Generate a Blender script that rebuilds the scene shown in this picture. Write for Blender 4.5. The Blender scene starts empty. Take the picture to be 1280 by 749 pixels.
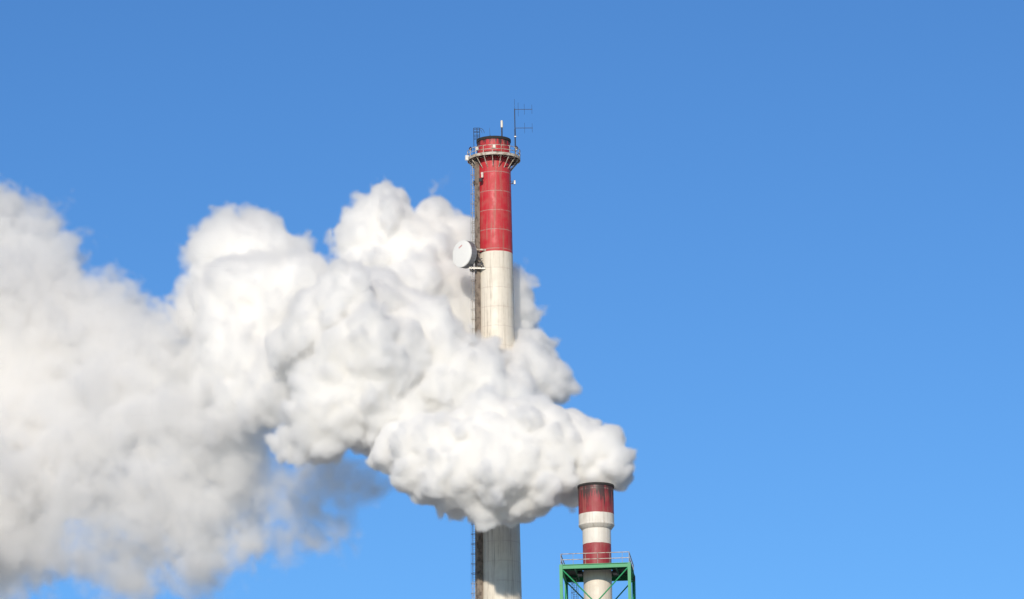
import bpy, bmesh, math, random
import numpy as np
from mathutils import Vector, Matrix

scene = bpy.context.scene
COL = scene.collection
R_ = math.radians

# ------------------------------------------------------------------ camera
PITCH, ROLL, HFOV = R_(14.0), R_(-1.0), R_(9.6)
EYE = Vector((0.0, 0.0, 1.7))
FWD = Vector((0, math.cos(PITCH), math.sin(PITCH)))
_r0, _u0 = Vector((1, 0, 0)), Vector((0, -math.sin(PITCH), math.cos(PITCH)))
RIGHT = _r0 * math.cos(ROLL) + _u0 * math.sin(ROLL)
UP = -_r0 * math.sin(ROLL) + _u0 * math.cos(ROLL)
FPX = 640.0 / math.tan(HFOV / 2)

cam_d = bpy.data.cameras.new('camera')
cam = bpy.data.objects.new('camera', cam_d)
COL.objects.link(cam)
cam_d.sensor_width = 36.0
cam_d.lens = 18.0 / math.tan(HFOV / 2)
cam_d.clip_start, cam_d.clip_end = 1.0, 60000.0
cam.matrix_world = Matrix.Translation(EYE) @ Matrix((RIGHT, UP, -FWD)).transposed().to_4x4()
scene.camera = cam

# ------------------------------------------------------------------ sky and sun
SUN_EL, SUN_AZ = 20.0, 9.0            # height of the sun; degrees to the left of straight behind the camera
sun_dir = Vector((-math.sin(R_(SUN_AZ)) * math.cos(R_(SUN_EL)), -math.cos(R_(SUN_AZ)) * math.cos(R_(SUN_EL)), math.sin(R_(SUN_EL))))
world = bpy.data.worlds.new('World')
scene.world = world
world.use_nodes = True
wt = world.node_tree
bg = wt.nodes['Background']
sky = wt.nodes.new('ShaderNodeTexSky')
sky.sky_type = 'NISHITA'
sky.sun_disc = False
sky.sun_elevation = R_(SUN_EL)
sky.sun_rotation = math.atan2(sun_dir.x, sun_dir.y)
sky.air_density, sky.dust_density, sky.ozone_density = 1.0, 0.0, 4.5
sky.altitude = 0.0
hs = wt.nodes.new('ShaderNodeHueSaturation')
hs.inputs['Hue'].default_value = 0.495
hs.inputs['Saturation'].default_value = 0.96
wt.links.new(sky.outputs[0], hs.inputs['Color'])
hs.inputs['Value'].default_value = 0.575
gm = wt.nodes.new('ShaderNodeGamma')              # deepens the blue from the horizon up
gm.inputs['Gamma'].default_value = 1.7
wt.links.new(hs.outputs[0], gm.inputs['Color'])
wt.links.new(gm.outputs[0], bg.inputs['Color'])
bg.inputs['Strength'].default_value = 0.078

sun_l = bpy.data.lights.new('sun', 'SUN')
sun_l.energy, sun_l.angle, sun_l.color = 3.6, R_(0.53), (1.0, 0.915, 0.79)
sun = bpy.data.objects.new('sun', sun_l)
COL.objects.link(sun)
sun.rotation_euler = sun_dir.to_track_quat('Z', 'Y').to_euler()

vs = scene.view_settings
vs.view_transform, vs.look, vs.exposure, vs.gamma = 'Standard', 'None', 0.0, 1.0
vs.use_curve_mapping = False

cy = scene.cycles
cy.use_denoising = True
cy.max_bounces, cy.diffuse_bounces, cy.volume_bounces = 56, 6, 48
cy.transparent_max_bounces = 16
cy.volume_step_rate, cy.volume_max_steps = 1.5, 512
cy.use_adaptive_sampling = True
cy.adaptive_threshold = 0.01


# ------------------------------------------------------------------ helpers
def ray(px, py):
    return (FWD + RIGHT * ((px - 640.0) / FPX) + UP * ((374.5 - py) / FPX)).normalized()

def P(px, py, y):
    """The point of the place seen at photo pixel (px, py) that stands y metres north of the camera."""
    d = ray(px, py)
    return EYE + d * ((y - EYE.y) / d.y)

def mpp(p):
    """Metres per photo pixel at point p."""
    return (Vector(p) - EYE).dot(FWD) / FPX


class NT:
    """Small builder for a material's node tree."""
    def __init__(self, name):
        self.m = bpy.data.materials.new(name)
        self.m.use_nodes = True
        self.t = self.m.node_tree
        self.b = self.t.nodes['Principled BSDF']
    def node(self, kind, **kw):
        n = self.t.nodes.new(kind)
        for k, v in kw.items():
            setattr(n, k, v)
        return n
    def put(self, sock, v):
        if hasattr(v, 'is_linked') or hasattr(v, 'node'):
            self.t.links.new(v, sock)
        else:
            sock.default_value = v
    def math(self, op, *a, clamp=False):
        n = self.node('ShaderNodeMath', operation=op, use_clamp=clamp)
        for i, v in enumerate(a):
            self.put(n.inputs[i], v)
        return n.outputs[0]
    def step(self, x, lo, hi, a=0.0, b=1.0):
        n = self.node('ShaderNodeMapRange', interpolation_type='SMOOTHSTEP')
        for i, v in enumerate((x, lo, hi, a, b)):
            self.put(n.inputs[i], v)
        return n.outputs[0]
    def coords(self):
        return self.node('ShaderNodeTexCoord').outputs['Object']
    def scaled(self, vec, s):
        n = self.node('ShaderNodeVectorMath', operation='MULTIPLY')
        self.put(n.inputs[0], vec)
        n.inputs[1].default_value = s
        return n.outputs[0]
    def noise(self, vec, scale=1.0, detail=4.0, rough=0.55, out='Fac'):
        n = self.node('ShaderNodeTexNoise')
        self.put(n.inputs['Vector'], vec)
        n.inputs['Scale'].default_value = scale
        n.inputs['Detail'].default_value = detail
        n.inputs['Roughness'].default_value = rough
        return n.outputs[out]
    def mix(self, f, a, b):
        n = self.node('ShaderNodeMix', data_type='RGBA')
        self.put(n.inputs['Factor'], f)
        self.put(n.inputs['A'] if False else n.inputs[6], a if not isinstance(a, tuple) else (*a, 1))
        self.put(n.inputs[7], b if not isinstance(b, tuple) else (*b, 1))
        return n.outputs[2]
    def done(self, col, rough=0.7, metal=0.0, bump=None, dist=0.05):
        self.put(self.b.inputs['Base Color'], col if not isinstance(col, tuple) else (*col, 1))
        self.put(self.b.inputs['Roughness'], rough)
        self.b.inputs['Metallic'].default_value = metal
        if bump is not None:
            n = self.node('ShaderNodeBump')
            n.inputs['Distance'].default_value = dist
            n.inputs['Strength'].default_value = 0.6
            self.put(n.inputs['Height'], bump)
            self.t.links.new(n.outputs[0], self.b.inputs['Normal'])
        return self.m


def paint(name, base, worn, scale=2.0, rough=0.6, metal=0.0, amount=(0.5, 0.75)):
    """Painted or bare metal with patches of wear."""
    k = NT(name)
    c = k.coords()
    n = k.noise(c, scale, 6.0, 0.65)
    return k.done(k.mix(k.step(n, *amount), base, worn), rough, metal, bump=n, dist=0.01)


class MB:
    """Collects shapes; build() links them as one mesh object."""
    def __init__(self):
        self.b = bmesh.new()
    def box(self, c, s, rot=None, bev=0.0):
        m = Matrix.Translation(Vector(c)) @ ((rot or Matrix()).to_4x4()) @ Matrix.Diagonal((*s, 1))
        r = bmesh.ops.create_cube(self.b, size=1.0, matrix=m)
        if bev:
            es = list({e for v in r['verts'] for e in v.link_edges})
            bmesh.ops.bevel(self.b, geom=es, offset=bev, segments=1, affect='EDGES')
        return self
    def bar(self, a, b, r, seg=6, r2=None):
        a, b = Vector(a), Vector(b)
        d = b - a
        q = d.to_track_quat('Z', 'Y').to_matrix().to_4x4()
        bmesh.ops.create_cone(self.b, cap_ends=True, cap_tris=False, segments=seg, radius1=r, radius2=r if r2 is None else r2,
                              depth=d.length, matrix=Matrix.Translation((a + b) / 2) @ q)
        return self
    def beam(self, a, b, w, h, up=(0, 0, 1)):
        """A rolled I-section from a to b: two flanges and a web."""
        a, b = Vector(a), Vector(b)
        d = (b - a)
        z = d.normalized()
        x = Vector(up).cross(z)
        if x.length < 1e-4:
            x = Vector((1, 0, 0))
        x.normalize()
        y = z.cross(x)
        M = Matrix((x, y, z)).transposed()
        c = (a + b) / 2
        t = h * 0.12
        for s in (-1, 1):
            self.box(c + y * s * (h - t) / 2, (w, t, d.length), M)
        self.box(c, (w * 0.22, h - 2 * t - 0.002, d.length - 0.004), M)
        return self
    def path(self, pts, r, seg=6):
        for p, q in zip(pts[:-1], pts[1:]):
            self.bar(p, q, r, seg)
        return self
    def lathe(self, prof, seg=64, c=(0, 0, 0), a0=0.0, a1=2 * math.pi, closed=None, M=None):
        """prof: (r, z) points turned about the z axis through c."""
        full = abs(a1 - a0 - 2 * math.pi) < 1e-6
        n = seg if full else seg + 1
        M = M or Matrix()
        rings = []
        for r, z in prof:
            rings.append([self.b.verts.new(Vector(c) + M @ Vector((r * math.cos(a0 + (a1 - a0) * i / seg), r * math.sin(a0 + (a1 - a0) * i / seg), z))) for i in range(n)])
        for A, B in zip(rings[:-1], rings[1:]):
            for i in range(seg):
                j = (i + 1) % n
                self.b.faces.new((A[i], A[j], B[j], B[i]))
        if closed:
            A, B = rings[-1], rings[0]
            for i in range(seg):
                j = (i + 1) % n
                self.b.faces.new((A[i], A[j], B[j], B[i]))
            if not full:
                self.b.faces.new([q[0] for q in rings])
                self.b.faces.new([q[-1] for q in reversed(rings)])
        return self
    def build(self, name, mat, parent=None, smooth=False):
        bmesh.ops.remove_doubles(self.b, verts=self.b.verts, dist=1e-6)
        bmesh.ops.recalc_face_normals(self.b, faces=self.b.faces)
        me = bpy.data.meshes.new(name)
        self.b.to_mesh(me)
        self.b.free()
        if smooth:
            me.polygons.foreach_set('use_smooth', [True] * len(me.polygons))
            me.set_sharp_from_angle(angle=R_(35))
        me.materials.append(mat)
        o = bpy.data.objects.new(name, me)
        COL.objects.link(o)
        o.parent = parent
        return o

def tag(o, label=None, cat=None, group=None, kind=None):
    for k, v in (('label', label), ('category', cat), ('group', group), ('kind', kind)):
        if v:
            o[k] = v
    return o

def thing(name, loc, label, cat, group=None, rz=0.0):
    o = bpy.data.objects.new(name, None)
    o.empty_display_size = 0.5
    COL.objects.link(o)
    o.location = loc
    o.rotation_euler = (0, 0, rz)
    return tag(o, label, cat, group)

def copy_tree(o, parent=None):
    c = o.copy()
    COL.objects.link(c)
    c.parent = parent
    for ch in list(o.children):
        copy_tree(ch, c)
    return c

def ring(rad, z, n=48, a0=0.0, a1=2 * math.pi):
    return [Vector((rad * math.cos(a0 + (a1 - a0) * i / n), rad * math.sin(a0 + (a1 - a0) * i / n), z)) for i in range(n + 1)]

# ------------------------------------------------------------------ where the two chimneys stand
D_SMALL, D_TALL = 752.0, 772.0
tall_top = P(617.0, 176.0, D_TALL)
TX, TY = tall_top.x, D_TALL
def tz(py, r=2.1, px=619.0):
    """Height on the tall chimney's near side seen at photo row py."""
    return P(px, py, D_TALL - r).z
small_top = P(744.6, 606.0, D_SMALL)
SX, SY = small_top.x, D_SMALL
def sz(py, r=1.8, px=745.0):
    return P(px, py, D_SMALL - r).z
MT = mpp(tall_top)
MS = mpp(small_top)

# ------------------------------------------------------------------ materials
def banded(name, bands, joints=None, soot=(0, 0), jz=2.6, jcol=(0.62, 0.52, 0.42), seed=0.0, dirt=0.5, nseg=30):
    """Painted concrete: bands = [(height up to which it goes, colour)], from the ground up; formwork joints, rain streaks and soot."""
    k = NT(name)
    c = k.coords()
    sep = k.node('ShaderNodeSeparateXYZ')
    k.put(sep.inputs[0], c)
    x, y, z = sep.outputs
    off = k.node('ShaderNodeVectorMath', operation='ADD')
    k.put(off.inputs[0], c)
    off.inputs[1].default_value = (seed, seed * 2, seed * 3)
    c2 = off.outputs[0]
    wob = k.noise(c2, 1.6, 5.0)
    zw = k.math('ADD', z, k.math('MULTIPLY', k.math('SUBTRACT', wob, 0.5), 0.10))
    col = bands[0][1]
    for (h0, _), (_, b) in zip(bands[:-1], bands[1:]):
        col = k.mix(k.step(zw, h0 - 0.03, h0 + 0.03), col, b)
    # broad fading and mottling of the paint
    m1 = k.noise(c2, 0.9, 6.0, 0.6)
    col = k.mix(k.math('MULTIPLY', k.step(m1, 0.42, 0.72), 0.16), col, (0.42, 0.33, 0.25))
    # rain streaks: noise drawn out along the height
    s1 = k.noise(k.scaled(c2, (2.6, 2.6, 0.10)), 1.0, 5.0, 0.7)
    s2 = k.noise(k.scaled(c2, (5.5, 5.5, 0.35)), 1.0, 4.0, 0.7)
    st = k.math('MULTIPLY', k.step(s1, 0.50, 0.72), dirt)
    col = k.mix(st, col, (0.30, 0.23, 0.16))
    col = k.mix(k.math('MULTIPLY', k.step(s2, 0.58, 0.75), dirt * 0.6), col, (0.22, 0.17, 0.13))
    # formwork joints: a level line each lift and faint upright board lines
    fz = k.math('ABSOLUTE', k.math('SUBTRACT', k.math('FRACT', k.math('DIVIDE', k.math('ADD', zw, 0.9), jz)), 0.5))
    jl = k.math('MULTIPLY', k.step(fz, 0.035 / jz * 2.6, 0.012 / jz * 2.6), k.step(k.noise(c2, 1.3, 3.0), 0.30, 0.5))
    col = k.mix(k.math('MULTIPLY', jl, k.step(z, bands[0][0] - 1.0, bands[0][0], 0.26, 0.55)), col, jcol)
    ang = k.math('MULTIPLY', k.math('ARCTAN2', x, y), nseg / (2 * math.pi))
    fa = k.math('ABSOLUTE', k.math('SUBTRACT', k.math('FRACT', ang), 0.5))
    va = k.math('MULTIPLY', k.step(fa, 0.10, 0.03), k.step(k.noise(k.scaled(c2, (2.0, 2.0, 0.3)), 1.0, 3.0), 0.4, 0.65))
    col = k.mix(k.math('MULTIPLY', va, 0.22), col, (0.25, 0.20, 0.15))
    if soot[1] > 0:
        # soot burnt into the mouth, running down in tongues
        tong = k.noise(k.scaled(c2, (2.4, 2.4, 0.16)), 1.0, 6.0, 0.75)
        fine = k.noise(k.scaled(c2, (7.0, 7.0, 0.6)), 1.0, 4.0, 0.7)
        dep = k.math('DIVIDE', k.math('SUBTRACT', soot[0], z), soot[1])
        t = k.math('ADD', k.math('MULTIPLY_ADD', tong, 2.9, -1.15), k.math('MULTIPLY', fine, 1.6))
        so = k.step(k.math('SUBTRACT', t, dep), 0.55, 0.95)
        col = k.mix(k.math('MULTIPLY', so, 0.94), col, (0.045, 0.035, 0.032))
    rough = k.step(m1, 0.3, 0.7, 0.42, 0.68)
    return k.done(col, rough, bump=k.math('ADD', s2, k.math('MULTIPLY', jl, -0.7)), dist=0.03)

WHITE = (0.79, 0.72, 0.60)
RED = (0.55, 0.020, 0.032)
DULL_RED = (0.34, 0.030, 0.040)
M_galv = paint('galvanised_steel', (0.50, 0.48, 0.44), (0.28, 0.22, 0.17), 3.0, 0.5, 0.4)
M_rail = paint('rail_paint', (0.58, 0.53, 0.45), (0.30, 0.22, 0.15), 2.2, 0.6, amount=(0.45, 0.62))
M_dark = paint('dark_steel', (0.045, 0.045, 0.05), (0.09, 0.06, 0.05), 3.0, 0.55, 0.2)
M_deck = paint('deck_plate', (0.06, 0.055, 0.055), (0.10, 0.075, 0.06), 1.5, 0.8)
M_green = paint('green_paint', (0.024, 0.32, 0.12), (0.03, 0.20, 0.09), 1.2, 0.5, amount=(0.5, 0.8))
M_greendark = paint('joist_dark_green', (0.02, 0.16, 0.08), (0.05, 0.09, 0.06), 1.4, 0.6)  # darker green for the joists under the deck
M_tray = paint('weathered_cable_steel', (0.27, 0.22, 0.175), (0.12, 0.09, 0.07), 1.6, 0.8, amount=(0.45, 0.65))
M_white = paint('white_enamel', (0.85, 0.84, 0.80), (0.76, 0.74, 0.70), 0.9, 0.4, amount=(0.55, 0.9))
M_cream = paint('cream_plastic', (0.80, 0.75, 0.64), (0.60, 0.52, 0.42), 2.0, 0.5)
M_shroud = paint('shroud_metal', (0.26, 0.265, 0.28), (0.15, 0.15, 0.155), 1.5, 0.5, 0.3)
M_mark = paint('red_print', (0.50, 0.06, 0.05), (0.55, 0.18, 0.15), 6.0, 0.5)
M_flue = paint('flue_lining', (0.03, 0.027, 0.025), (0.05, 0.04, 0.035), 1.0, 0.9)
k = NT('lamp_glass'); M_lamp = k.done((0.06, 0.02, 0.02), 0.15)

# ------------------------------------------------------------------ ground
def ground():
    k = NT('ground_with_bounce_snow')
    c = k.coords()
    n1, n2 = k.noise(c, 0.01, 8.0, 0.6), k.noise(c, 0.4, 6.0, 0.6)
    col = k.mix(k.step(n1, 0.4, 0.6), (0.16, 0.13, 0.09), (0.10, 0.10, 0.055))
    col = k.mix(k.math('MULTIPLY', n2, 0.4), col, (0.22, 0.19, 0.15))
    col = k.mix(k.step(k.math('ADD', n2, k.math('MULTIPLY', n1, 0.4)), 0.58, 0.74), col, (0.42, 0.42, 0.43))  # pale snow patches added to the unseen ground to bounce light upward
    mat = k.done(col, 0.95)
    b = MB()
    bmesh.ops.create_grid(b.b, x_segments=60, y_segments=60, size=20000.0)
    o = b.build('ground', mat)
    tag(o, kind='structure')
ground()

# ------------------------------------------------------------------ tall chimney
def tall_chimney():
    t = thing('tall_chimney', (TX, TY, 0), 'tall concrete chimney with a red top above white, a railed gallery and a ladder', 'chimney')
    H = tz(170.5, 2.1)
    rt, r3, rb = 19.3 * MT, 21.3 * MT, 25.6 * mpp((TX, TY, tz(745)))
    zb = tz(745)
    z3 = tz(300)
    sl = (rb - r3) / (z3 - zb)
    rad = lambda z: r3 + (z3 - z) * sl * (0.75 if z > z3 else 1.0)
    zg = tz(191.0, 3.4)                                   # gallery floor
    prof = [(rad(z), z) for z in np.linspace(0, zg - 0.2, 40)]
    crown = 20.6 * MT
    prof += [(rad(zg), zg + 0.3), (rad(zg) * 0.99, H - 1.7), (crown, H - 1.25), (crown, H - 0.06), (crown - 0.06, H), (crown - 0.55, H), (crown - 0.6, H - 0.5), (crown - 0.62, H - 12)]
    mat = banded('tall_chimney_paint', [(tz(313.5), WHITE), (1e4, RED)], soot=(H, 1.9), jcol=(0.45, 0.33, 0.28), dirt=0.7, seed=3.0)
    MB().lathe(prof, 96).build('shaft', mat, t, smooth=True)
    MB().lathe([(crown + 0.02, H - 0.32), (crown + 0.10, H - 0.3), (crown + 0.10, H + 0.05), (crown - 0.45, H + 0.07), (crown - 0.45, H - 0.1)], 96, closed=None).build('crown_ring', M_flue, t, smooth=True)

    # steel gallery round the top
    ri, ro = rad(zg) + 0.02, 33.0 * MT
    zf = zg
    MB().lathe([(ri, zf - 0.10), (ro - 0.05, zf - 0.10), (ro - 0.05, zf), (ri, zf)], 72, closed=True).build('gallery_floor', M_deck, t)
    MB().lathe([(ro - 0.05, zf - 0.22), (ro + 0.02, zf - 0.22), (ro + 0.02, zf + 0.14), (ro - 0.05, zf + 0.14)], 72, closed=True).build('fascia', M_rail, t, smooth=True)
    NPOST = 18
    ra = MB()
    for h in (0.55, 1.08):
        ra.path(ring(ro - 0.01, zf + h, 72), 0.045)
    rails = ra.build('railing', M_rail, t)
    for i in range(NPOST):
        a = 2 * math.pi * (i + 0.35) / NPOST
        c_, s_ = math.cos(a), math.sin(a)
        MB().bar((c_ * (ro - 0.01), s_ * (ro - 0.01), zf), (c_ * (ro - 0.01), s_ * (ro - 0.01), zf + 1.08), 0.045).build('post', M_rail, rails)
        rr = rad(zf - 1.6)
        br = MB()
        br.bar((c_ * (ro - 0.15), s_ * (ro - 0.15), zf - 0.2), (c_ * rr, s_ * rr, zf - 1.55), 0.06)
        br.bar((c_ * ri, s_ * ri, zf - 0.16), (c_ * (ro - 0.1), s_ * (ro - 0.1), zf - 0.16), 0.06)
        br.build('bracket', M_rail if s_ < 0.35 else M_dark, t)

    # cable riser: a weathered strip standing on the left of the shaft, with the ladder outside it
    def left_at(z, deg):
        a = R_(deg)
        return math.cos(a), math.sin(a)
    tr = MB()
    a0 = R_(202)
    ca, sa = math.cos(a0), math.sin(a0)
    zs = list(np.linspace(0, zg - 0.3, 80))
    riser_w = lambda z: 0.40 + 0.32 * min(max((zg - z) / 55.0, 0.0), 1.2)
    for z0, z1 in zip(zs[:-1], zs[1:]):
        rm = rad((z0 + z1) / 2)
        w = riser_w((z0 + z1) / 2)
        tr.box((ca * (rm + w * 0.5 + 0.05), sa * (rm + w * 0.5 + 0.05), (z0 + z1) / 2), (w, 0.74, (z1 - z0) - 0.05), Matrix.Rotation(a0, 3, 'Z'), 0.0)
        tr.box((ca * (rm + w * 0.5 + 0.08), sa * (rm + w * 0.5 + 0.08) - 0.34, z1), (w * 1.3, 0.10, 0.10), Matrix.Rotation(a0, 3, 'Z'), 0.0)
    for q in range(4):
        yy = -0.40
        xx = 0.08 + 0.12 * q
        tr.path([Vector((ca * (rad(z) + xx), sa * (rad(z) + xx) + yy, z)) for z in zs], 0.035 + 0.012 * (q % 2), 5)
    tr.build('cable_riser', M_tray, t)

    la = MB()
    lrad = lambda z: rad(z) + (riser_w(z) - 0.40) * 1.1
    off = 0.50
    ca, sa = math.cos(R_(188)), math.sin(R_(188))
    xl, xr = off - 0.16, off + 0.18
    zl0, zl1 = 120.0, zg - 0.2
    rail_pts = lambda dx: [Vector((ca * (lrad(z) + dx), sa * (lrad(z) + dx) - 0.30, z)) for z in np.linspace(zl0, zl1, 40)]
    la.path(rail_pts(xl), 0.045, 5).path(rail_pts(xr), 0.045, 5)
    rg = la
    z = zl0
    while z < zl1:
        r = lrad(z)
        rg.bar((ca * (r + xl), sa * (r + xl) - 0.30, z), (ca * (r + xr), sa * (r + xr) - 0.30, z), 0.02, 4)
        z += 0.3
    lad = la.build('ladder', M_rail, t)
    cg = MB()
    z = zl0
    while z < zl1 - 0.5:
        r = lrad(z)
        c0 = Vector((ca * (r + off), sa * (r + off) - 0.05, z))
        pts = [c0 + Vector((-0.42 * math.cos(u) * 0.95, -0.36 * math.sin(u), 0)) for u in np.linspace(-2.1, 2.1, 12)]
        cg.path(pts, 0.03, 4)
        z += 1.3
    for u in (-1.1, 0.0, 1.1):
        cg.path([Vector((ca * (lrad(z) + off), sa * (lrad(z) + off) - 0.05, z)) + Vector((-0.40 * math.cos(u), -0.36 * math.sin(u), 0)) for z in np.linspace(zl0, zl1 - 0.5, 40)], 0.022, 4)
    cg.build('safety_cage', M_galv, lad)

    # short hooped ladder that carries on above the gallery to the rim
    hx = P(596.5, 180, D_TALL).x - TX
    hb = MB()
    zt_ = tz(159.5, 1.0)
    yq = -0.9
    for dx in (-0.43, 0.0, 0.34):
        hb.bar((hx + dx, yq, zg + 0.2), (hx + dx, yq, zt_), 0.04, 5)
    for zz in (zt_, zt_ - 0.45, zt_ - 0.95, zt_ - 1.35):
        hb.path([Vector((hx + 0.34, yq, zz)), Vector((hx - 0.43, yq, zz)), Vector((hx - 0.43, yq + 0.6, zz)), Vector((hx + 0.34, yq + 0.6, zz)), Vector((hx + 0.34, yq, zz))], 0.035, 5)
    hb.path([Vector((hx + 0.34 + 0.62 * math.sin(u), yq, zt_ - 0.75 + 0.72 * math.cos(u))) for u in np.linspace(0, 1.5, 8)], 0.03, 5)
    hb.path([Vector((hx + 0.34 + 0.32 * math.sin(u), yq, zt_ - 0.75 + 0.52 * math.cos(u))) for u in np.linspace(0, 1.5, 8)], 0.025, 5)
    hb.build('top_ladder_cage', M_dark, t)
    return t, H, rad, zg, ro, crown
tall, TH, trad, ZG, RO, CROWN = tall_chimney()

def on_tall(px, py, front=-2.0):
    """A point on the tall chimney in its own coordinates, seen at that pixel, front metres north of its axis."""
    p = P(px, py, D_TALL + front)
    return p

# ------------------------------------------------------------------ aerials, lights and boxes on the tall chimney
def dipole_mast():
    b0 = on_tall(644.3, 193.0, 0.3)
    t = thing('dipole_antenna', b0, 'thin mast with two side arms of crossed rods, right of the tall chimney rim', 'antenna')
    h = on_tall(642.6, 136.0, 0.3).z - b0.z
    MB().bar((0, 0, 0), (0, 0, h * 0.55), 0.085, 8).bar((0, 0, h * 0.55), (0, 0, h), 0.06, 8).build('mast', M_dark, t)
    MB().bar((0, 0, h), (0, 0, h + 12.5 * MT), 0.018, 5).build('whip', M_dark, t)
    for frac in (0.985, 0.575):
        z = h * frac
        L = 22.0 * MT
        arm = MB().bar((0, 0, z), (L, 0.1, z), 0.036, 6).build('arm', M_dark, t)
        for fx, hh in ((0.20, 0.95), (0.55, 0.72), (0.98, 0.62))[0 if frac > 0.8 else 1:]:
            MB().bar((L * fx, 0.05 + 0.05 * fx, z - hh), (L * fx, 0.05 + 0.05 * fx, z + hh), 0.017, 5).build('rod', M_dark, arm)
    for zc in (0.9, 2.4):
        MB().box((0.02, -0.02, zc), (0.28, 0.25, 0.15), bev=0.02).build('clamp', M_galv, t)
dipole_mast()

def rod_antenna():
    b0 = on_tall(627.5, 174.0, -1.75)
    t = thing('rod_antenna', b0, 'stout upright rod antenna with a pale tip on the sooty chimney rim', 'antenna')
    h = on_tall(627.4, 150.6, -1.75).z - b0.z
    MB().bar((0, 0, 0), (0, 0, h * 0.62), 0.10, 10).box((0, 0.05, 0.2), (0.22, 0.22, 0.3), bev=0.02).build('stem', M_dark, t)
    MB().lathe([(0.0, h * 0.6), (0.15, h * 0.62), (0.16, h * 0.75), (0.15, h * 0.97), (0.08, h), (0.0, h)], 16).build('tip', M_cream, t, smooth=True)
rod_antenna()

def thin_whip():
    b0 = on_tall(612.6, 172.0, 0.5)
    h = on_tall(611.6, 159.6, 0.5).z - b0.z
    b = MB().bar((0, 0, 0), (-0.06, 0, h), 0.025, 5, r2=0.012).bar((0, 0, -0.3), (0, 0, 0.35), 0.05, 6)
    o = b.build('whip_antenna', M_dark)
    o.location = b0
    tag(o, 'short hair thin whip antenna on the chimney rim, between the ladder hoops and the rod', 'antenna')
thin_whip()

def warning_lights():
    base = None
    for i, (px, py, yo, lab) in enumerate((
            (588.2, 190.8, -0.6, 'dark warning lamp on the gallery rail at the left end, above the white box'),
            (645.8, 191.0, -0.6, 'dark warning lamp on the gallery rail at the right, beside the dipole mast'))):
        loc = on_tall(px, py, yo)
        loc.z = ZG + 1.08
        if base is None:
            t = thing('warning_light', loc, lab, 'lamp', 'aviation warning lamps on the tall chimney')
            MB().lathe([(0.0, -0.02), (0.16, 0.0), (0.16, 0.10), (0.10, 0.14)], 14).build('foot', M_galv, t, smooth=True)
            MB().lathe([(0.12, 0.12), (0.19, 0.18), (0.205, 0.30), (0.17, 0.42), (0.09, 0.49), (0.0, 0.51)], 16).build('lamp_glass', M_lamp, t, smooth=True)
            MB().bar((0, 0, 0.5), (0, 0, 0.62), 0.03, 6).build('cap', M_dark, t)
            base = t
        else:
            t = copy_tree(base)
            t.location = loc
            tag(t, lab)
warning_lights()

def cabinet(px, py, yo, size, label, mat, rz=0.0):
    t = thing('equipment_box', on_tall(px, py, yo), label, 'box', 'equipment boxes on the tall chimney', rz)
    w, d, h = size
    MB().box((0, 0, 0), size, bev=0.03).build('housing', mat, t)
    MB().box((0, -d / 2 - 0.012, 0), (w * 0.78, 0.02, h * 0.82), bev=0.006).build('door', mat, t)
    for sg in (-1, 1):
        MB().box((0, d / 2 + 0.08, sg * h * 0.3), (w * 0.5, 0.16, 0.07)).build('bracket', M_galv, t)
cabinet(617.8, 183.2, -3.42, (0.36, 0.25, 0.44), 'white box on the gallery rail right in front of the red shaft', M_cream)
cabinet(596.6, 186.0, -2.9, (0.30, 0.24, 0.42), 'cream box on the gallery rail in front of the ladder hoops', M_cream, -0.6)
cabinet(583.8, 197.4, -0.7, (0.30, 0.42, 0.66), 'pale upright box outside the left end of the gallery', M_white, -1.2)
cabinet(602.9, 218.8, -2.0, (0.24, 0.24, 0.72), 'narrow cream box on the red shaft below the gallery, beside the ladder', M_cream, -0.5)
cabinet(601.0, 225.0, -2.15, (0.46, 0.30, 0.46), 'small dark box under the narrow cream box beside the ladder', M_dark, -0.5)

def side_bracket():
    b0 = on_tall(638.6, 229.0, -0.2)
    t = thing('antenna_bracket', b0, 'small bracket with a little panel sticking out of the red shaft on the right', 'bracket')
    MB().bar((0, 0, 0.25), (0.62, -0.1, 0.25), 0.03).bar((0, 0, -0.12), (0.62, -0.1, -0.12), 0.03).bar((0, 0, -0.12), (0.5, -0.1, 0.25), 0.025).bar((0.5, -0.1, -0.3), (0.5, -0.1, 0.42), 0.035).build('frame', M_dark, t)
    MB().box((0.5, -0.2, 0.05), (0.22, 0.10, 0.5), bev=0.02).build('panel', M_galv, t)
    MB().box((0.20, -0.14, -0.05), (0.16, 0.14, 0.18), bev=0.02).build('junction_box', M_dark, t)
side_bracket()

def left_clamp():
    b0 = on_tall(594.5, 228.5, -0.9)
    t = thing('antenna_bracket', b0, 'dark little frame clamped to the ladder cage, left of the red shaft', 'bracket')
    MB().bar((-0.2, 0, -0.4), (-0.2, 0, 0.4), 0.04).bar((-0.2, 0, 0.2), (0.3, 0.1, 0.2), 0.03).bar((-0.2, 0, -0.2), (0.3, 0.1, -0.2), 0.03).build('frame', M_dark, t)
    MB().box((-0.26, -0.05, 0.0), (0.14, 0.10, 0.36), bev=0.02).build('panel', M_dark, t)
left_clamp()

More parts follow.
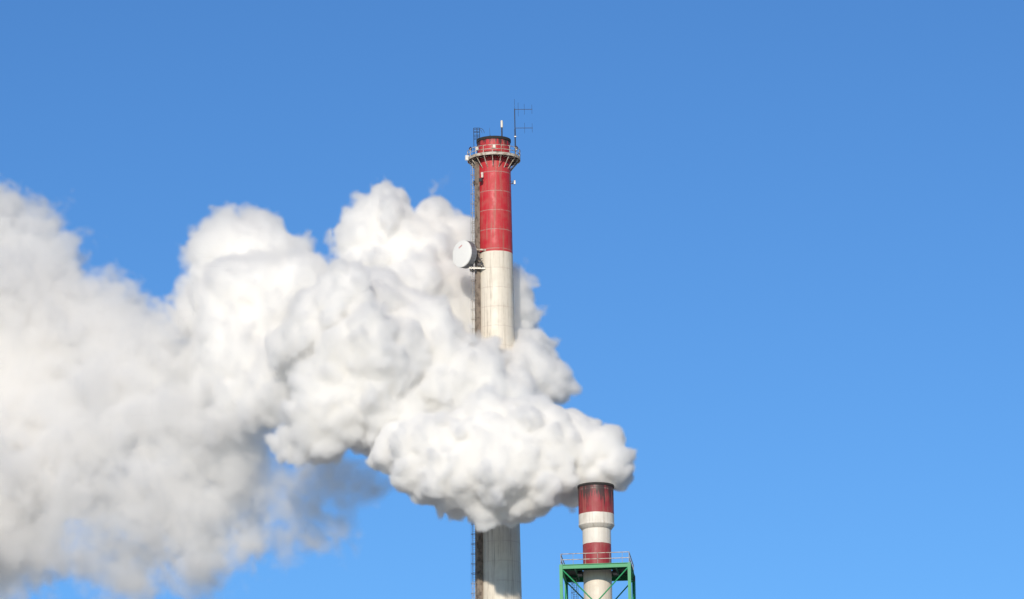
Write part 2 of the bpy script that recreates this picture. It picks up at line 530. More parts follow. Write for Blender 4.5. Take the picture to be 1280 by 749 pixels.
def dish():
    # a shrouded dish about 3.4 m across that looks level to the front left
    c = on_tall(580.5, 318.0, -1.6)
    az = R_(47)
    t = thing('microwave_dish', c, 'big white drum shaped dish on the left of the chimney where red turns to white', 'dish antenna')
    ax = Vector((-math.sin(az), -math.cos(az), 0.0))
    M = ax.to_track_quat('Z', 'Y').to_matrix().to_4x4()
    r = 17.0 * MT
    dep = 0.95
    ra = MB().lathe([(0.0, dep * 0.5 + 0.14), (r * 0.35, dep * 0.5 + 0.13), (r * 0.7, dep * 0.5 + 0.09), (r * 0.93, dep * 0.5 + 0.03), (r * 0.99, dep * 0.5), (r * 1.008, dep * 0.5 - 0.05), (r * 1.008, dep * 0.5 - 0.15)], 64, M=M).build('radome', M_white, t, smooth=True)
    MB().lathe([(r * 0.97, dep * 0.5 - 0.03), (r, dep * 0.5 - 0.02), (r, dep * 0.5 - 0.12), (r * 0.985, dep * 0.5 - 0.13), (r * 0.985, -dep * 0.5), (r * 1.01, -dep * 0.5 - 0.01), (r * 1.01, -dep * 0.5 - 0.08), (r * 0.7, -dep * 0.5 - 0.34), (r * 0.3, -dep * 0.5 - 0.52), (0, -dep * 0.5 - 0.55)], 64, M=M).build('shroud', M_shroud, t, smooth=True)
    for i in range(28):
        a = 2 * math.pi * i / 28
        p = lambda rr, z: M @ Vector((rr * math.cos(a), rr * math.sin(a), z))
        MB().bar(p(r * 0.995, dep * 0.5 - 0.10), p(r * 0.995, -dep * 0.5), 0.035, 5).build('rib', M_shroud, t)
    # red maker's mark, small and slanting, on the radome
    f = P(576.5, 306.0, c.y - 0.9) - c
    X = M.to_3x3() @ Vector((1, 0, 0))
    Y = M.to_3x3() @ Vector((0, 1, 0))
    if X.x < 0: X = -X
    side = ax.cross(Vector((0, 0, 1))); side.normalize()
    if side.x < 0: side = -side
    up = Vector((0, 0, 1))
    dirn = (side * 0.92 + up * 0.42).normalized()
    nrm = ax
    per = nrm.cross(dirn)
    Mr = Matrix((dirn, per, nrm)).transposed()
    mk = MB()
    base = ax * (dep * 0.5 + 0.118) + up * 0.95 + side * -0.10
    for q, (du, wv, hv) in enumerate(((-0.26, 0.10, 0.16), (-0.13, 0.08, 0.12), (0.0, 0.10, 0.15), (0.13, 0.08, 0.12), (0.26, 0.11, 0.16))):
        mk.box(base + dirn * du, (wv, hv, 0.012), Mr)
    mk.build('maker_mark', M_mark, ra)
    # yoke and feed pipe
    MB().bar(ax * (-dep * 0.5 - 0.5), ax * (-dep * 0.5 - 1.0), 0.16, 10).build('hub', M_dark, t)

    # the steel mount it hangs on, clamped to the shaft
    mx = on_tall(596.5, 326.0, -1.4)
    mt = thing('dish_mount', mx, 'dark steel frame of arms and braces that carries the big dish on the chimney', 'bracket')
    L = lambda px, py, yo: on_tall(px, py, yo) - mx
    def arm(pa, pb, ya, yb, s=0.13, mat=M_galv, name='arm'):
        a, b = L(*pa, ya), L(*pb, yb)
        MB().beam(a, b, s * 1.1, s * 1.5).build(name, mat, mt)
    arm((595, 311.4), (607.5, 312.6), -1.9, -1.9, 0.13, M_rail)
    arm((586.5, 335.0), (606.8, 335.4), -1.9, -1.9, 0.16, M_galv)
    arm((587.5, 338.6), (606.0, 337.6), -0.4, -0.4, 0.13, M_galv)
    arm((587.0, 334.5), (588.5, 339.0), -1.95, -0.4, 0.13, M_galv)
    arm((596.5, 335.5), (597.5, 338.5), -1.95, -0.4, 0.10, M_galv)
    MB().bar(L(590.8, 340.5, -1.6), L(590.5, 322.0, -1.6), 0.13, 8).bar(L(594.8, 341.0, -1.7), L(594.3, 309.0, -1.7), 0.10, 8).build('pole', M_dark, mt)
    for pa, pb, ya, yb in (((590.6, 328), (603, 323), -1.7, -2.0), ((590.6, 323), (602, 334), -1.7, -2.1), ((594.5, 316), (604, 330), -1.8, -2.0), ((589, 335), (594.5, 325), -1.9, -1.8), ((598, 327), (606, 334.5), -1.9, -1.9)):
        MB().bar(L(*pa, ya), L(*pb, yb), 0.055, 6).build('brace', M_dark, mt)
    MB().box(L(599.0, 331.0, -2.0), (0.5, 0.3, 0.35), bev=0.02).build('junction_box', M_dark, mt)
dish()

# ------------------------------------------------------------------ short chimney inside its green tower
def short_chimney():
    t = thing('short_chimney', (SX, SY, 0), 'shorter red and white chimney with a soot streaked mouth, rising through a green tower', 'chimney')
    H = sz(603.0, 2.3)
    zc0, zc1 = sz(652.5, 2.3), sz(659.0, 1.85)
    rc, rl = 22.4 * MS, 17.7 * MS
    mat_cap = banded('short_chimney_cap', [(sz(639.3, 2.3), (0.80, 0.75, 0.66)), (1e4, DULL_RED)], soot=(H, 4.6), jz=30.0, dirt=0.5, seed=11.0, nseg=40)
    mat_low = banded('short_chimney_paint', [(sz(704.5), (0.78, 0.70, 0.58)), (sz(677.7), DULL_RED), (1e4, (0.80, 0.75, 0.66))], jz=30.0, dirt=0.32, seed=7.0, nseg=26)
    MB().lathe([(rl + 0.01, zc1), (rl + 0.12, zc1 + 0.05), (rc, zc0 - 0.05), (rc, zc0 + 0.1), (rc - 0.03, zc0 + 0.14), (rc - 0.03, H - 0.05), (rc - 0.08, H), (rc - 0.3, H), (rc - 0.34, H - 0.4), (rc - 0.34, H - 4)], 80).build('cap', mat_cap, t, smooth=True)
    MB().lathe([(rc - 0.02, H - 0.26), (rc + 0.05, H - 0.25), (rc + 0.05, H + 0.04), (rc - 0.36, H + 0.06), (rc - 0.36, H - 0.2)], 80).build('rim', M_flue, t, smooth=True)
    MB().lathe([(rl, z) for z in np.linspace(0, zc1 + 0.3, 30)], 80).build('shaft', mat_low, t, smooth=True)
    return t, H
short, SH = short_chimney()

def green_tower():
    zd = sz(704.0, 4.6)                                   # top of the front beam
    yaw = R_(-4.6)
    t = thing('steel_tower', (SX, SY, 0), 'green steel frame tower with a dark railed deck around the shorter chimney', 'tower', rz=yaw)
    W = 84.5 * MS / math.cos(yaw)
    h = W / 2
    c4 = [(-h, -h), (h, -h), (h, h), (-h, h)]
    bh = 0.56
    for i in range(4):
        a, b = Vector((*c4[i], zd - bh / 2)), Vector((*c4[(i + 1) % 4], zd - bh / 2))
        d = (b - a).normalized() * 0.205
        MB().beam(a + d, b - d, 0.34, bh).build('beam', M_green, t)
    for x, y in c4:
        MB().beam((x, y, 0), (x, y, zd - 0.003), 0.40, 0.40, up=(0, 1, 0)).build('post', M_green, t)
    # deck with joists under it
    dk = MB()
    rh = 17.7 * MS + 0.10
    n = 64
    outer, inner = [], []
    for i in range(n):
        a = 2 * math.pi * (i + 0.5) / n
        c_, s_ = math.cos(a), math.sin(a)
        m = (h - 0.1) / max(abs(c_), abs(s_))
        outer.append((c_ * m, s_ * m)); inner.append((c_ * rh, s_ * rh))
    for zz in (zd + 0.012, zd - 0.06):
        vo = [dk.b.verts.new((*p, zz)) for p in outer]; vi = [dk.b.verts.new((*p, zz)) for p in inner]
        for i in range(n):
            j = (i + 1) % n
            dk.b.faces.new((vo[i], vo[j], vi[j], vi[i]))
    dk.build('deck', M_deck, t)
    for u in (-0.60, 0.60):
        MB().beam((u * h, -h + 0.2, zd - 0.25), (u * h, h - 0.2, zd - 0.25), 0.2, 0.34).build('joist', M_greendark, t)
    for v in (-0.52, 0.52):
        for s in (-1, 1):
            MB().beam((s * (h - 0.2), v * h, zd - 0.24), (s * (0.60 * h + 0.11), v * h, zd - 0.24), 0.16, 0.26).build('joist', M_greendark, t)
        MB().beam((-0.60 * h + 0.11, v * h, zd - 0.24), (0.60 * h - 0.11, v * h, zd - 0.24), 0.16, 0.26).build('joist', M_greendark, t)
    # railings, one per side
    for i in range(4):
        a, b = Vector((*c4[i], zd)), Vector((*c4[(i + 1) % 4], zd))
        rl = MB()
        for zz in (0.62, 1.36):
            rl.bar(a + Vector((0, 0, zz)), b + Vector((0, 0, zz)), 0.052)
        ro = rl.build('railing', M_rail, t)
        for f in (0.0, 0.18, 0.36, 0.54, 0.72, 0.9):
            p = a.lerp(b, f)
            MB().bar(p, p + Vector((0, 0, 1.36)), 0.028 if f else 0.05).build('rail_post', M_galv, ro)
    # bracing: crossed bars in the bay under the deck on each side, and the bays below
    bay = W * 1.02
    for i in range(4):
        a, b = Vector((*c4[i], 0)), Vector((*c4[(i + 1) % 4], 0))
        u = (b - a).normalized()
        nrm = Vector((u.y, -u.x, 0))
        for s in (0, 1):
            p, q = (a + u * 0.2, b - u * 0.2) if s == 0 else (b - u * 0.2, a + u * 0.2)
            top, bot = zd - bh - 0.1, zd - bh - 0.1 - bay
            p1, q1 = p + Vector((0, 0, top)) + nrm * 0.06 * (1 if s else -1), q + Vector((0, 0, bot)) + nrm * 0.06 * (1 if s else -1)
            MB().bar(p1, q1, 0.085, 8).build('brace', M_green, t)
    lo = MB()
    z = zd - bh - bay - 0.1
    while z > bay:
        for i in range(4):
            a, b = Vector((*c4[i], 0)), Vector((*c4[(i + 1) % 4], 0))
            u = (b - a).normalized()
            nrm = Vector((u.y, -u.x, 0)) * 0.06
            zz = Vector((0, 0, z))
            lo.beam(a + u * 0.205 + zz, b - u * 0.205 + zz, 0.3, 0.4)
            lo.bar(a + u * 0.2 + Vector((0, 0, z - 0.3)) + nrm, b - u * 0.2 + Vector((0, 0, z - bay + 0.3)) + nrm, 0.085)
            lo.bar(b - u * 0.2 + Vector((0, 0, z - 0.3)) - nrm, a + u * 0.2 + Vector((0, 0, z - bay + 0.3)) - nrm, 0.085)
        z -= bay
    lo.build('lower_framing', M_green, t)
    # caged ladder inside the rear left corner
    lx, ly = -h + 1.15, h - 0.9
    ld = MB()
    for dx in (-0.24, 0.24):
        ld.bar((lx + dx, ly, 100), (lx + dx, ly, zd - 0.1), 0.04, 6)
    rg = ld
    for z in np.arange(100, zd - 0.2, 0.3):
        rg.bar((lx - 0.24, ly, z), (lx + 0.24, ly, z), 0.018, 4)
    lo_ = ld.build('ladder', M_galv, t)
    cg = MB()
    for z in np.arange(100, zd - 0.6, 1.15):
        cg.path([Vector((lx + 0.44 * math.sin(u), ly - 0.35 + 0.42 * math.cos(u), z)) for u in np.linspace(0.6, 2 * math.pi - 0.6, 12)], 0.026, 4)
    for u in (1.6, 3.14, 4.7):
        cg.bar((lx + 0.44 * math.sin(u), ly - 0.35 + 0.42 * math.cos(u), 100), (lx + 0.44 * math.sin(u), ly - 0.35 + 0.42 * math.cos(u), zd - 0.6), 0.02, 4)
    cg.build('safety_cage', M_galv, lo_)
    # small junction box on the right side beam
    MB().box((h + 0.24, h * 0.35, zd - 0.95), (0.25, 0.5, 0.55), bev=0.03).build('junction_box', M_dark, t)
    return t, zd, h, yaw
tower, ZD, HW, YAW = green_tower()

def deck_lamps():
    base = None
    Mz = Matrix.Rotation(YAW, 3, 'Z')
    for s, lab in ((-1, 'grey slatted lamp under the green deck, left of the chimney'), (1, 'grey slatted lamp under the green deck, right of the chimney')):
        loc = Vector((SX, SY, ZD - 0.46)) + Mz @ Vector((s * HW * 0.52, 0.15, 0))
        if base is None:
            base = t = thing('deck_lamp', loc, lab, 'lamp', 'lamps under the green deck', YAW)
            MB().box((0, 0, 0.02), (0.62, 1.6, 0.10), bev=0.02).build('housing', M_dark, t)
            for q in range(5):
                MB().box((0, -0.62 + 0.31 * q, -0.055), (0.56, 0.10, 0.04)).build('slat', M_galv, t)
        else:
            t = copy_tree(base); t.location = loc; tag(t, lab)
deck_lamps()
# ------------------------------------------------------------------ steam plume
STEAM = [  # photo column, row, metres behind the short chimney's axis, radius in photo pixels, kind
    # A: fresh steam at the mouth, streaming left in front of the tall chimney
    (752, 588, 1.5, 24, 'a'), (768, 578, 0, 22, 'a'), (770, 592, 2, 17, 'a'), (735, 569, 2.5, 36, 'a'), (748, 556, 1.5, 33, 'a'), (727, 581, 2.5, 27, 'a'),
    (690, 580, 3.5, 48, 'a'), (712, 552, 3.38, 36, 'a'), (672, 562, 2.64, 56, 'a'), (668, 596, 1.81, 46, 'a'), (640, 574, 1.98, 62, 'a'),
    (612, 556, 4.14, 56, 'a'), (628, 599, 2.48, 48, 'a'), (590, 586, 3.6, 60, 'a'), (560, 566, 4.6, 54, 'a'), (575, 602, 3.6, 42, 'a'),
    (548, 598, 4.6, 38, 'a'), (536, 572, 5.6, 48, 'a'), (515, 552, 6.6, 40, 'a'), (500, 568, 6.6, 26, 'a'), (478, 566, 7.6, 18, 'a'),
    (645, 531, 2.77, 32, 'a'), (600, 526, 5.6, 32, 'a'),
    # B: the big bright mass round the tall chimney, leaning back as it climbs
    (688, 484, 22, 30, 'b'), (664, 474, 21, 42, 'b'), (655, 454, 24, 40, 'b'), (636, 495, 17, 48, 'b'), (690, 462, 25, 22, 'b'),
    (645, 400, 26, 24, 'b'), (642, 386, 26, 32, 'b'), (622, 384, 27, 34, 'b'), (655, 420, 26, 18, 'b'),
    (605, 497, 15, 58, 'b'), (560, 485, 14, 66, 'b'), (600, 496, 14, 46, 'b'), (555, 496, 13, 52, 'b'), (520, 466, 14, 70, 'b'),
    (585, 400, 31.1, 66, 'b'), (574, 320, 33.5, 46, 'b'), (560, 320, 33.5, 58, 'b'), (575, 300, 33.5, 36, 'b'), (520, 325, 32.1, 62, 'b'), (482, 285, 31.4, 46, 'b'),
    (500, 268, 32.1, 26, 'b'), (462, 268, 31.8, 24, 'b'), (478, 256, 32.1, 17, 'b'), (530, 380, 28, 70, 'b'), (478, 337, 30, 48, 'b'), (540, 448, 24, 60, 'b'),
    (480, 400, 18, 66, 'b'), (440, 400, 10, 44, 'b'), (420, 378, 8, 42, 'b'), (440, 366, 8, 32, 'b'), (388, 408, 9, 40, 'b'), (370, 420, 11, 30, 'b'),
    (405, 440, 11, 34, 'b'), (460, 460, 9, 64, 'b'), (430, 500, 9, 60, 'b'), (400, 530, 10, 46, 'b'), (372, 546, 12, 30, 'b'), (346, 550, 13, 18, 'b'),
    (408, 562, 11, 24, 'b'), (398, 576, 11, 11, 'b'), (470, 516, 12, 48, 'b'), (500, 506, 10, 46, 'b'), (440, 531, 14, 30, 'b'),
    (654, 362, 26, 20, 'b'), (655, 395, 27, 22, 'b'), (668, 432, 26, 26, 'b'), (655, 372, 26, 14, 'b'),
    (648, 350, 25.5, 26, 'b'), (660, 378, 25, 22, 'b'), (646, 330, 25.5, 14, 'b'),
    # C: older billows
    (300, 330, 36, 60, 'c'), (335, 323, 36, 56, 'c'), (366, 337, 36, 45, 'c'), (265, 323, 37, 32, 'c'), (282, 294, 37, 24, 'c'), (330, 288, 38, 24, 'c'),
    (258, 350, 36, 34, 'c'), (310, 390, 30, 74, 'c'), (370, 380, 28, 64, 'c'), (420, 352, 32, 30, 'c'), (330, 450, 24, 66, 'c'), (290, 450, 26, 62, 'c'),
    (360, 490, 18, 52, 'c'), (310, 500, 22, 44, 'c'), (270, 410, 30, 60, 'c'), (240, 400, 32, 34, 'c'), (375, 348, 36, 20, 'c'), (385, 360, 35, 16, 'c'),
    # D: soft drifting mass at the left, running on out of the picture
    (25, 308, 44, 66, 'd'), (-30, 308, 46, 82, 'd'), (60, 344, 44, 58, 'd'), (92, 350, 42, 33, 'd'), (30, 280, 45, 35, 'd'), (156, 385, 40, 45, 'd'), (191, 392, 40, 39, 'd'),
    (116, 400, 40, 71, 'd'), (40, 400, 42, 96, 'd'), (215, 420, 36, 49, 'd'), (200, 470, 34, 81, 'd'), (130, 480, 36, 92, 'd'), (250, 470, 32, 68, 'd'),
    (50, 500, 38, 103, 'd'), (-50, 420, 42, 118, 'd'), (-60, 540, 40, 118, 'd'), (20, 590, 36, 86, 'd'), (100, 570, 34, 88, 'd'), (180, 560, 32, 81, 'd'),
    (240, 560, 30, 68, 'd'), (285, 600, 28, 60, 'd'), (200, 646, 30, 75, 'd'), (240, 681, 28, 58, 'd'), (210, 704, 28, 42, 'd'), (170, 696, 28, 51, 'e'),
    (300, 666, 26, 49, 'd'), (120, 666, 30, 58, 'e'), (60, 656, 32, 58, 'e'), (335, 620, 29, 37, 'e'), (370, 610, 27, 33, 'e'), (410, 600, 25, 29, 'e'),
    (440, 590, 23, 26, 'e'), (300, 560, 26, 54, 'd'), (340, 585, 27, 44, 'e'), (20, 690, 33, 55, 'e'), (-30, 650, 34, 96, 'd'), (430, 640, 25, 22, 'e'), (100, 690, 33, 24, 'e'),
    (-170, 400, 46, 128, 'd'), (-180, 560, 44, 128, 'd'), (-120, 330, 46, 86, 'd'), (-150, 680, 40, 75, 'e'),
    (578, 245, 40, 16, 'e'), (345, 575, 25, 36, 'e'), (400, 600, 25, 42, 'e'), (450, 592, 23, 32, 'e'), (320, 560, 26, 40, 'e'), (300, 535, 27, 40, 'e'), (226, 398, 35, 36, 'c'), (180, 380, 38, 30, 'd'), (230, 725, 28, 42, 'e'), (160, 722, 28, 42, 'e'), (320, 700, 27, 32, 'e'), (280, 708, 28, 38, 'e'), (405, 650, 25, 42, 'e'), (365, 690, 26, 32, 'e'), (440, 612, 23, 36, 'e'), (80, 727, 30, 28, 'e'), (420, 615, 25, 37, 'e'), (390, 630, 27, 42, 'e'), (455, 600, 23, 29, 'e'), (350, 640, 29, 40, 'e'), (320, 545, 27, 51, 'e'), (290, 530, 29, 55, 'e'),
    (380, 590, 25, 37, 'e'), (290, 545, 27, 49, 'd'), (300, 500, 28, 47, 'd'), (335, 600, 27, 45, 'd'), (365, 655, 28, 37, 'e'), (270, 610, 28, 54, 'd'), (20, 680, 32, 64, 'e'), (50, 692, 33, 40, 'e'), (110, 682, 33, 29, 'e'), (-20, 730, 33, 66, 'e'),
]
# how each kind reads: full density per metre, metres over which it builds up, how rough the edge is
KINDS = {'a': (3.4, 0.60, 0.17, 1.8, 0.5), 'b': (2.2, 1.0, 0.27, 2.6, 0.75), 'c': (1.5, 1.7, 0.50, 3.2, 1.1), 'd': (0.55, 3.3, 1.35, 30.0, 2.1), 'e': (0.24, 3.0, 0.9, 30.0, 2.2)}
VOX = 0.225

def steam_plume():
    rng = np.random.default_rng(7)
    D0 = SY
    pts, rad_, par = [], [], []
    for px, py, dy, r, kd in STEAM:
        p = P(px, py, D0 + dy)
        pts.append(p); rad_.append(r * mpp(p)); par.append(KINDS[kd])
    pts, rad_, par = np.array(pts, np.float32), np.array(rad_, np.float32), np.array(par, np.float32)

    lo = np.array([P(-110, 375, D0 + 30).x, D0 - 10.0, P(300, 785, D0).z], np.float32)
    hi = np.array([P(800, 375, D0).x, D0 + 60.0, P(300, 165, D0 + 40).z], np.float32)
    n = np.ceil((hi - lo) / VOX).astype(int)
    hi = lo + (n - 1) * VOX
    f = np.full(n, -3.0, np.float32)
    rho = np.zeros(n, np.float32); wid = np.full(n, 1.0, np.float32); cored = np.full(n, 1.0, np.float32); warp = np.zeros(n, np.float32); rough = np.zeros(n, np.float32)

    def stamp(c, r, prm, margin=1.2):
        i0 = np.maximum(np.floor((c - r - margin - lo) / VOX).astype(int), 0)
        i1 = np.minimum(np.ceil((c + r + margin - lo) / VOX).astype(int) + 1, n)
        if (i1 <= i0).any():
            return
        s = tuple(slice(a, b) for a, b in zip(i0, i1))
        g = [(lo[k] + np.arange(i0[k], i1[k], dtype=np.float32) * VOX - c[k]) ** 2 for k in range(3)]
        d = r - np.sqrt(g[0][:, None, None] + g[1][None, :, None] + g[2][None, None, :])
        m = d > f[s]
        f[s] = np.where(m, d, f[s])
        rho[s] = np.where(m, prm[0], rho[s]); wid[s] = np.where(m, prm[1], wid[s]); rough[s] = np.where(m, prm[2], rough[s]); cored[s] = np.where(m, prm[3], cored[s]); warp[s] = np.where(m, prm[4], warp[s])

    def value_at(p):
        i = np.clip(np.round((p - lo) / VOX).astype(int), 0, n - 1)
        ok = ((p > lo) & (p < hi)).all(axis=1)
        return np.where(ok, f[i[:, 0], i[:, 1], i[:, 2]], 99.0)

    level = (pts, rad_, par)
    for c, r, q in zip(*level):
        stamp(c, r, q)
    # billows on billows: three generations of smaller puffs seated in the skin of the larger ones
    for gen, (count, lo_r, hi_r, seat, rmin) in enumerate(((28, 0.22, 0.50, 0.80, 0.45), (24, 0.18, 0.42, 0.86, 0.32), (16, 0.26, 0.48, 0.88, 0.27))):
        c, r, q = level
        nc, nr, nq = [], [], []
        for ci, ri, qi in zip(c, r, q):
            if ri < rmin * 2.0:
                continue
            if (gen > 0 and qi[0] < 0.3) or (gen > 1 and qi[0] < 0.8):
                continue
            rng = np.random.default_rng(int(abs(ci[0] * 5003 + ci[1] * 911 + ci[2] * 13007 + gen)))
            k = int(count)
            d = rng.normal(size=(k, 3)); d /= np.linalg.norm(d, axis=1)[:, None]
            rr = ri * rng.uniform(lo_r, hi_r, k)
            keep = rr > rmin * 0.8
            d, rr = d[keep], rr[keep]
            nc.append(ci + d * (ri * seat * rng.uniform(0.92, 1.06, len(rr)))[:, None]); nr.append(rr); nq.append(np.repeat(qi[None], len(rr), 0))
        c, r, q = np.concatenate(nc).astype(np.float32), np.concatenate(nr).astype(np.float32), np.concatenate(nq)
        v = value_at(c)
        keep = (v < r * 0.62)
        level = (c[keep], r[keep], q[keep])
        for ci, ri, qi in zip(*level):
            stamp(ci, ri, qi, 0.8)

    # noise, drawn on coarse lattices and smoothly enlarged
    def lattice(period, seed=0):
        rng = np.random.default_rng(int(period * 1000) + seed)
        m = np.ceil(n * VOX / period).astype(int) + 4
        g = rng.normal(size=m).astype(np.float32)
        for ax in range(3):
            t = np.arange(n[ax], dtype=np.float32) * VOX / period
            i = t.astype(int); u = t - i
            W = np.zeros((n[ax], m[ax]), np.float32)
            w = ((1 - u) ** 3 / 6, (3 * u ** 3 - 6 * u ** 2 + 4) / 6, (-3 * u ** 3 + 3 * u ** 2 + 3 * u + 1) / 6, u ** 3 / 6)
            for k in range(4):
                W[np.arange(n[ax]), i + k] = w[k]
            g = np.moveaxis(np.tensordot(W, g, axes=(1, ax)), 0, ax)
        return (g / g.std()).astype(np.float32)
    nz = np.zeros(n, np.float32)
    for per, amp in ((9.0, 0.7), (4.5, 0.6), (2.2, 0.42), (1.1, 0.32), (0.6, 0.24), (0.45, 0.12)):
        nz += lattice(per) * amp
    # blur what changes from one kind of steam to the next
    def soft(g, k=5):
        for ax in range(3):
            cs = np.cumsum(np.concatenate([np.repeat(g.take([0], ax), k + 1, ax), g, np.repeat(g.take([-1], ax), k, ax)], ax), axis=ax, dtype=np.float64)
            a = [slice(None)] * 3; b = [slice(None)] * 3
            a[ax] = slice(2 * k + 1, None); b[ax] = slice(0, -(2 * k + 1))
            g = ((cs[tuple(a)] - cs[tuple(b)]) / (2 * k + 1)).astype(np.float32)
        return g
    inside = f > -1.0
    wgt = soft(inside.astype(np.float32)) + 1e-4
    cored = soft(np.where(inside, cored, 0)) / wgt; warp = soft(np.where(inside, warp, 0)) / wgt
    rho, wid, rough = soft(np.where(inside, np.log(rho + 1e-3), 0)) / wgt, soft(np.where(inside, wid, 0)) / wgt, soft(np.where(inside, rough, 0)) / wgt
    rho = np.exp(rho)
    # eddies: bend the whole field a little so that no puff stays round
    idx = np.nonzero(soft((f > -2.5).astype(np.float32), 6) > 0.001)
    w = warp[idx]
    q = []
    for ax in range(3):
        d = sum(lattice(p_, 71 * ax + 5)[idx] * a_ for p_, a_ in ((7.0, 0.75), (3.2, 0.45), (1.4, 0.30), (0.7, 0.17)))
        q.append(np.clip(idx[ax] + d * w / VOX, 0, n[ax] - 1.001).astype(np.float32))
    i = [v.astype(np.int32) for v in q]
    u = [v - k for v, k in zip(q, i)]
    fw = np.zeros(len(w), np.float32)
    for a in (0, 1):
        for b in (0, 1):
            for c in (0, 1):
                fw += f[i[0] + a, i[1] + b, i[2] + c] * (u[0] if a else 1 - u[0]) * (u[1] if b else 1 - u[1]) * (u[2] if c else 1 - u[2])
    f = f.copy(); f[idx] = fw
    curl = lattice(1.25, 3) * 0.5 + lattice(0.8, 3) * 0.5 + lattice(0.5, 3) * 0.4
    fe = f + rough * nz * 0.8 + 0.15 * np.clip(rho, 0, 1) * curl
    t = np.clip(fe / np.maximum(wid, 0.1), 0, 1)
    dens = rho * t * t * (3 - 2 * t)
    dens[dens < 0.002] = 0
    dens[[0, -1]] = 0; dens[:, [0, -1]] = 0; dens[:, :, [0, -1]] = 0
    # the heart: well under the skin of the dense billows, and deep inside the soft mass
    deep = soft(soft((fe > 1.0).astype(np.float32), int(4.4 / VOX)), int(2.4 / VOX))
    core = np.maximum(fe - cored, (deep - 0.985) * 40.0)
    return core, dens, lo, hi, n

def grid_nodes(name, n, lo, hi, mat, as_mesh=False, iso=0.0):
    """Geometry nodes that turn the per-point attribute 'steam' into a volume grid (or into its surface)."""
    ng = bpy.data.node_groups.new(name, 'GeometryNodeTree')
    ng.interface.new_socket('Geometry', in_out='INPUT', socket_type='NodeSocketGeometry')
    ng.interface.new_socket('Geometry', in_out='OUTPUT', socket_type='NodeSocketGeometry')
    N, L = ng.nodes.new, ng.links.new
    gi, go, vc, si, na, pos = N('NodeGroupInput'), N('NodeGroupOutput'), N('GeometryNodeVolumeCube'), N('GeometryNodeSampleIndex'), N('GeometryNodeInputNamedAttribute'), N('GeometryNodeInputPosition')
    na.data_type = 'FLOAT'; na.inputs['Name'].default_value = 'steam'
    sub, dv, sp = N('ShaderNodeVectorMath'), N('ShaderNodeVectorMath'), N('ShaderNodeSeparateXYZ')
    sub.operation, dv.operation = 'SUBTRACT', 'DIVIDE'
    L(pos.outputs[0], sub.inputs[0]); sub.inputs[1].default_value = [float(v) for v in lo]
    L(sub.outputs[0], dv.inputs[0]); dv.inputs[1].default_value = [float(v) for v in (hi - lo) / (n - 1)]
    L(dv.outputs[0], sp.inputs[0])
    def to_int(s):
        m = N('FunctionNodeFloatToInt'); m.rounding_mode = 'ROUND'; L(s, m.inputs[0]); return m.outputs[0]
    def imath(op, a, b):
        m = N('FunctionNodeIntegerMath'); m.operation = op
        for q, v in ((0, a), (1, b)):
            if isinstance(v, int): m.inputs[q].default_value = v
            else: L(v, m.inputs[q])
        return m.outputs[0]
    ix, iy, iz = (to_int(s) for s in sp.outputs)
    idx = imath('ADD', imath('MULTIPLY', imath('ADD', imath('MULTIPLY', ix, int(n[1])), iy), int(n[2])), iz)
    L(gi.outputs[0], si.inputs['Geometry']); L(na.outputs[0], si.inputs['Value']); L(idx, si.inputs['Index'])
    L(si.outputs[0], vc.inputs['Density'])
    vc.inputs['Background'].default_value = 0.0
    vc.inputs['Min'].default_value = [float(v) for v in lo]; vc.inputs['Max'].default_value = [float(v) for v in hi]
    for q, s in enumerate('XYZ'):
        vc.inputs['Resolution ' + s].default_value = int(n[q])
    last = vc.outputs[0]
    if as_mesh:
        vm = N('GeometryNodeVolumeToMesh'); vm.resolution_mode = 'GRID'
        vm.inputs['Threshold'].default_value = iso; vm.inputs['Adaptivity'].default_value = 0.0
        L(last, vm.inputs[0]); last = vm.outputs[0]
    sm = N('GeometryNodeSetMaterial'); sm.inputs['Material'].default_value = mat
    L(last, sm.inputs[0]); L(sm.outputs[0], go.inputs[0])
    return ng

def lattice_mesh(name, vals):
    me = bpy.data.meshes.new(name)
    me.vertices.add(vals.size)
    a = me.attributes.new('steam', 'FLOAT', 'POINT')
    a.data.foreach_set('value', np.ascontiguousarray(vals, np.float32).ravel())
    return me

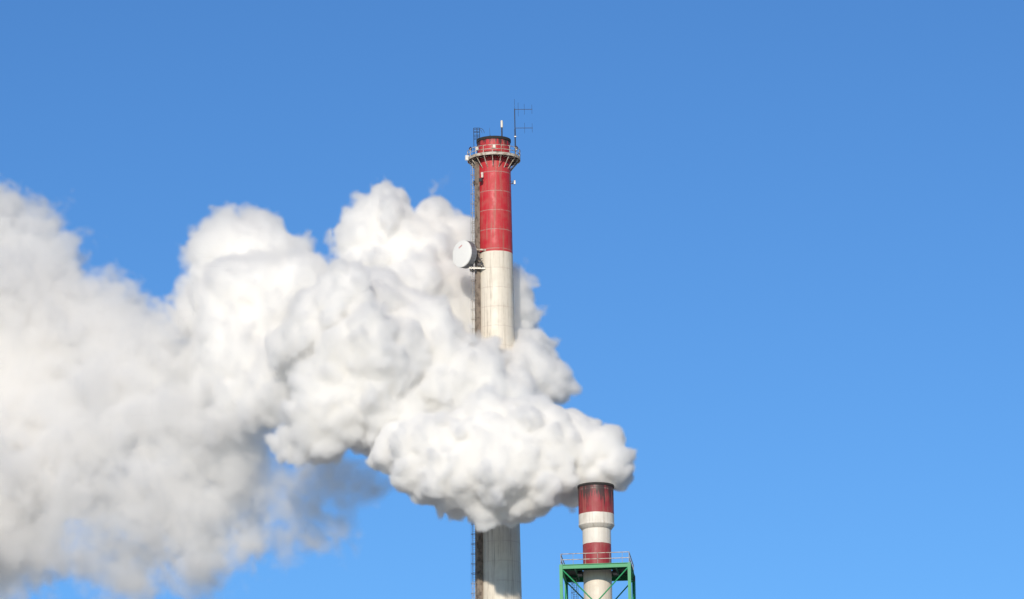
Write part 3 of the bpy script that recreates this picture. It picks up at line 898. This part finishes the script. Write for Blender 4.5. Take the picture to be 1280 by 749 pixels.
def build_plume():
    core, dens, lo, hi, n = steam_plume()
    origin = Vector((SX, SY, SH))
    # the thick heart of the plume
    k = NT('thick_steam')
    core_mat = k.done((0.95, 0.95, 0.95), 1.0)
    k.b.inputs['Specular IOR Level'].default_value = 0.0
    # soft steam round it
    k2 = NT('drifting_steam')
    k2.t.nodes.remove(k2.b)
    pv = k2.node('ShaderNodeVolumePrincipled')
    # fresh dense steam is white; thin steam's colour holds flue grey and weaker light
    at = k2.node('ShaderNodeAttribute', attribute_name='density')
    k2.put(pv.inputs['Color'], k2.mix(k2.step(at.outputs['Fac'], 0.35, 1.3), (0.972, 0.968, 0.962), (0.999, 0.997, 0.992)))
    pv.inputs['Density'].default_value = 1.0
    pv.inputs['Anisotropy'].default_value = 0.0
    k2.t.links.new(pv.outputs[0], k2.t.nodes['Material Output'].inputs['Volume'])

    core[[0, -1]] = -1; core[:, [0, -1]] = -1; core[:, :, [0, -1]] = -1
    tmp_me = lattice_mesh('steam_lattice', core + 5.0)
    tmp = bpy.data.objects.new('steam_heart', tmp_me); COL.objects.link(tmp)
    md = tmp.modifiers.new('grid', 'NODES'); md.node_group = grid_nodes('heart_grid', n, lo, hi, core_mat, True, 5.0)
    dg = bpy.context.evaluated_depsgraph_get()
    me = bpy.data.meshes.new_from_object(tmp.evaluated_get(dg), depsgraph=dg)
    bpy.data.objects.remove(tmp); bpy.data.meshes.remove(tmp_me)
    me.name = 'steam_plume'
    me.transform(Matrix.Translation(-origin))
    me.polygons.foreach_set('use_smooth', [True] * len(me.polygons))
    if not me.materials: me.materials.append(core_mat)
    o = bpy.data.objects.new('steam_plume', me); COL.objects.link(o); o.location = origin
    tag(o, 'thick white steam pouring from the short chimney and drifting left past the tall one', 'steam', kind='stuff')
    print('heart faces', len(me.polygons), 'grid', n, dens.max())

    vme = lattice_mesh('steam_veil', dens)
    v = bpy.data.objects.new('steam_veil', vme); COL.objects.link(v)
    vme.materials.append(k2.m)
    md = v.modifiers.new('grid', 'NODES'); md.node_group = grid_nodes('veil_grid', n, lo, hi, k2.m)
    v.parent = o
    v.matrix_parent_inverse = Matrix.Translation(-origin)
build_plume()
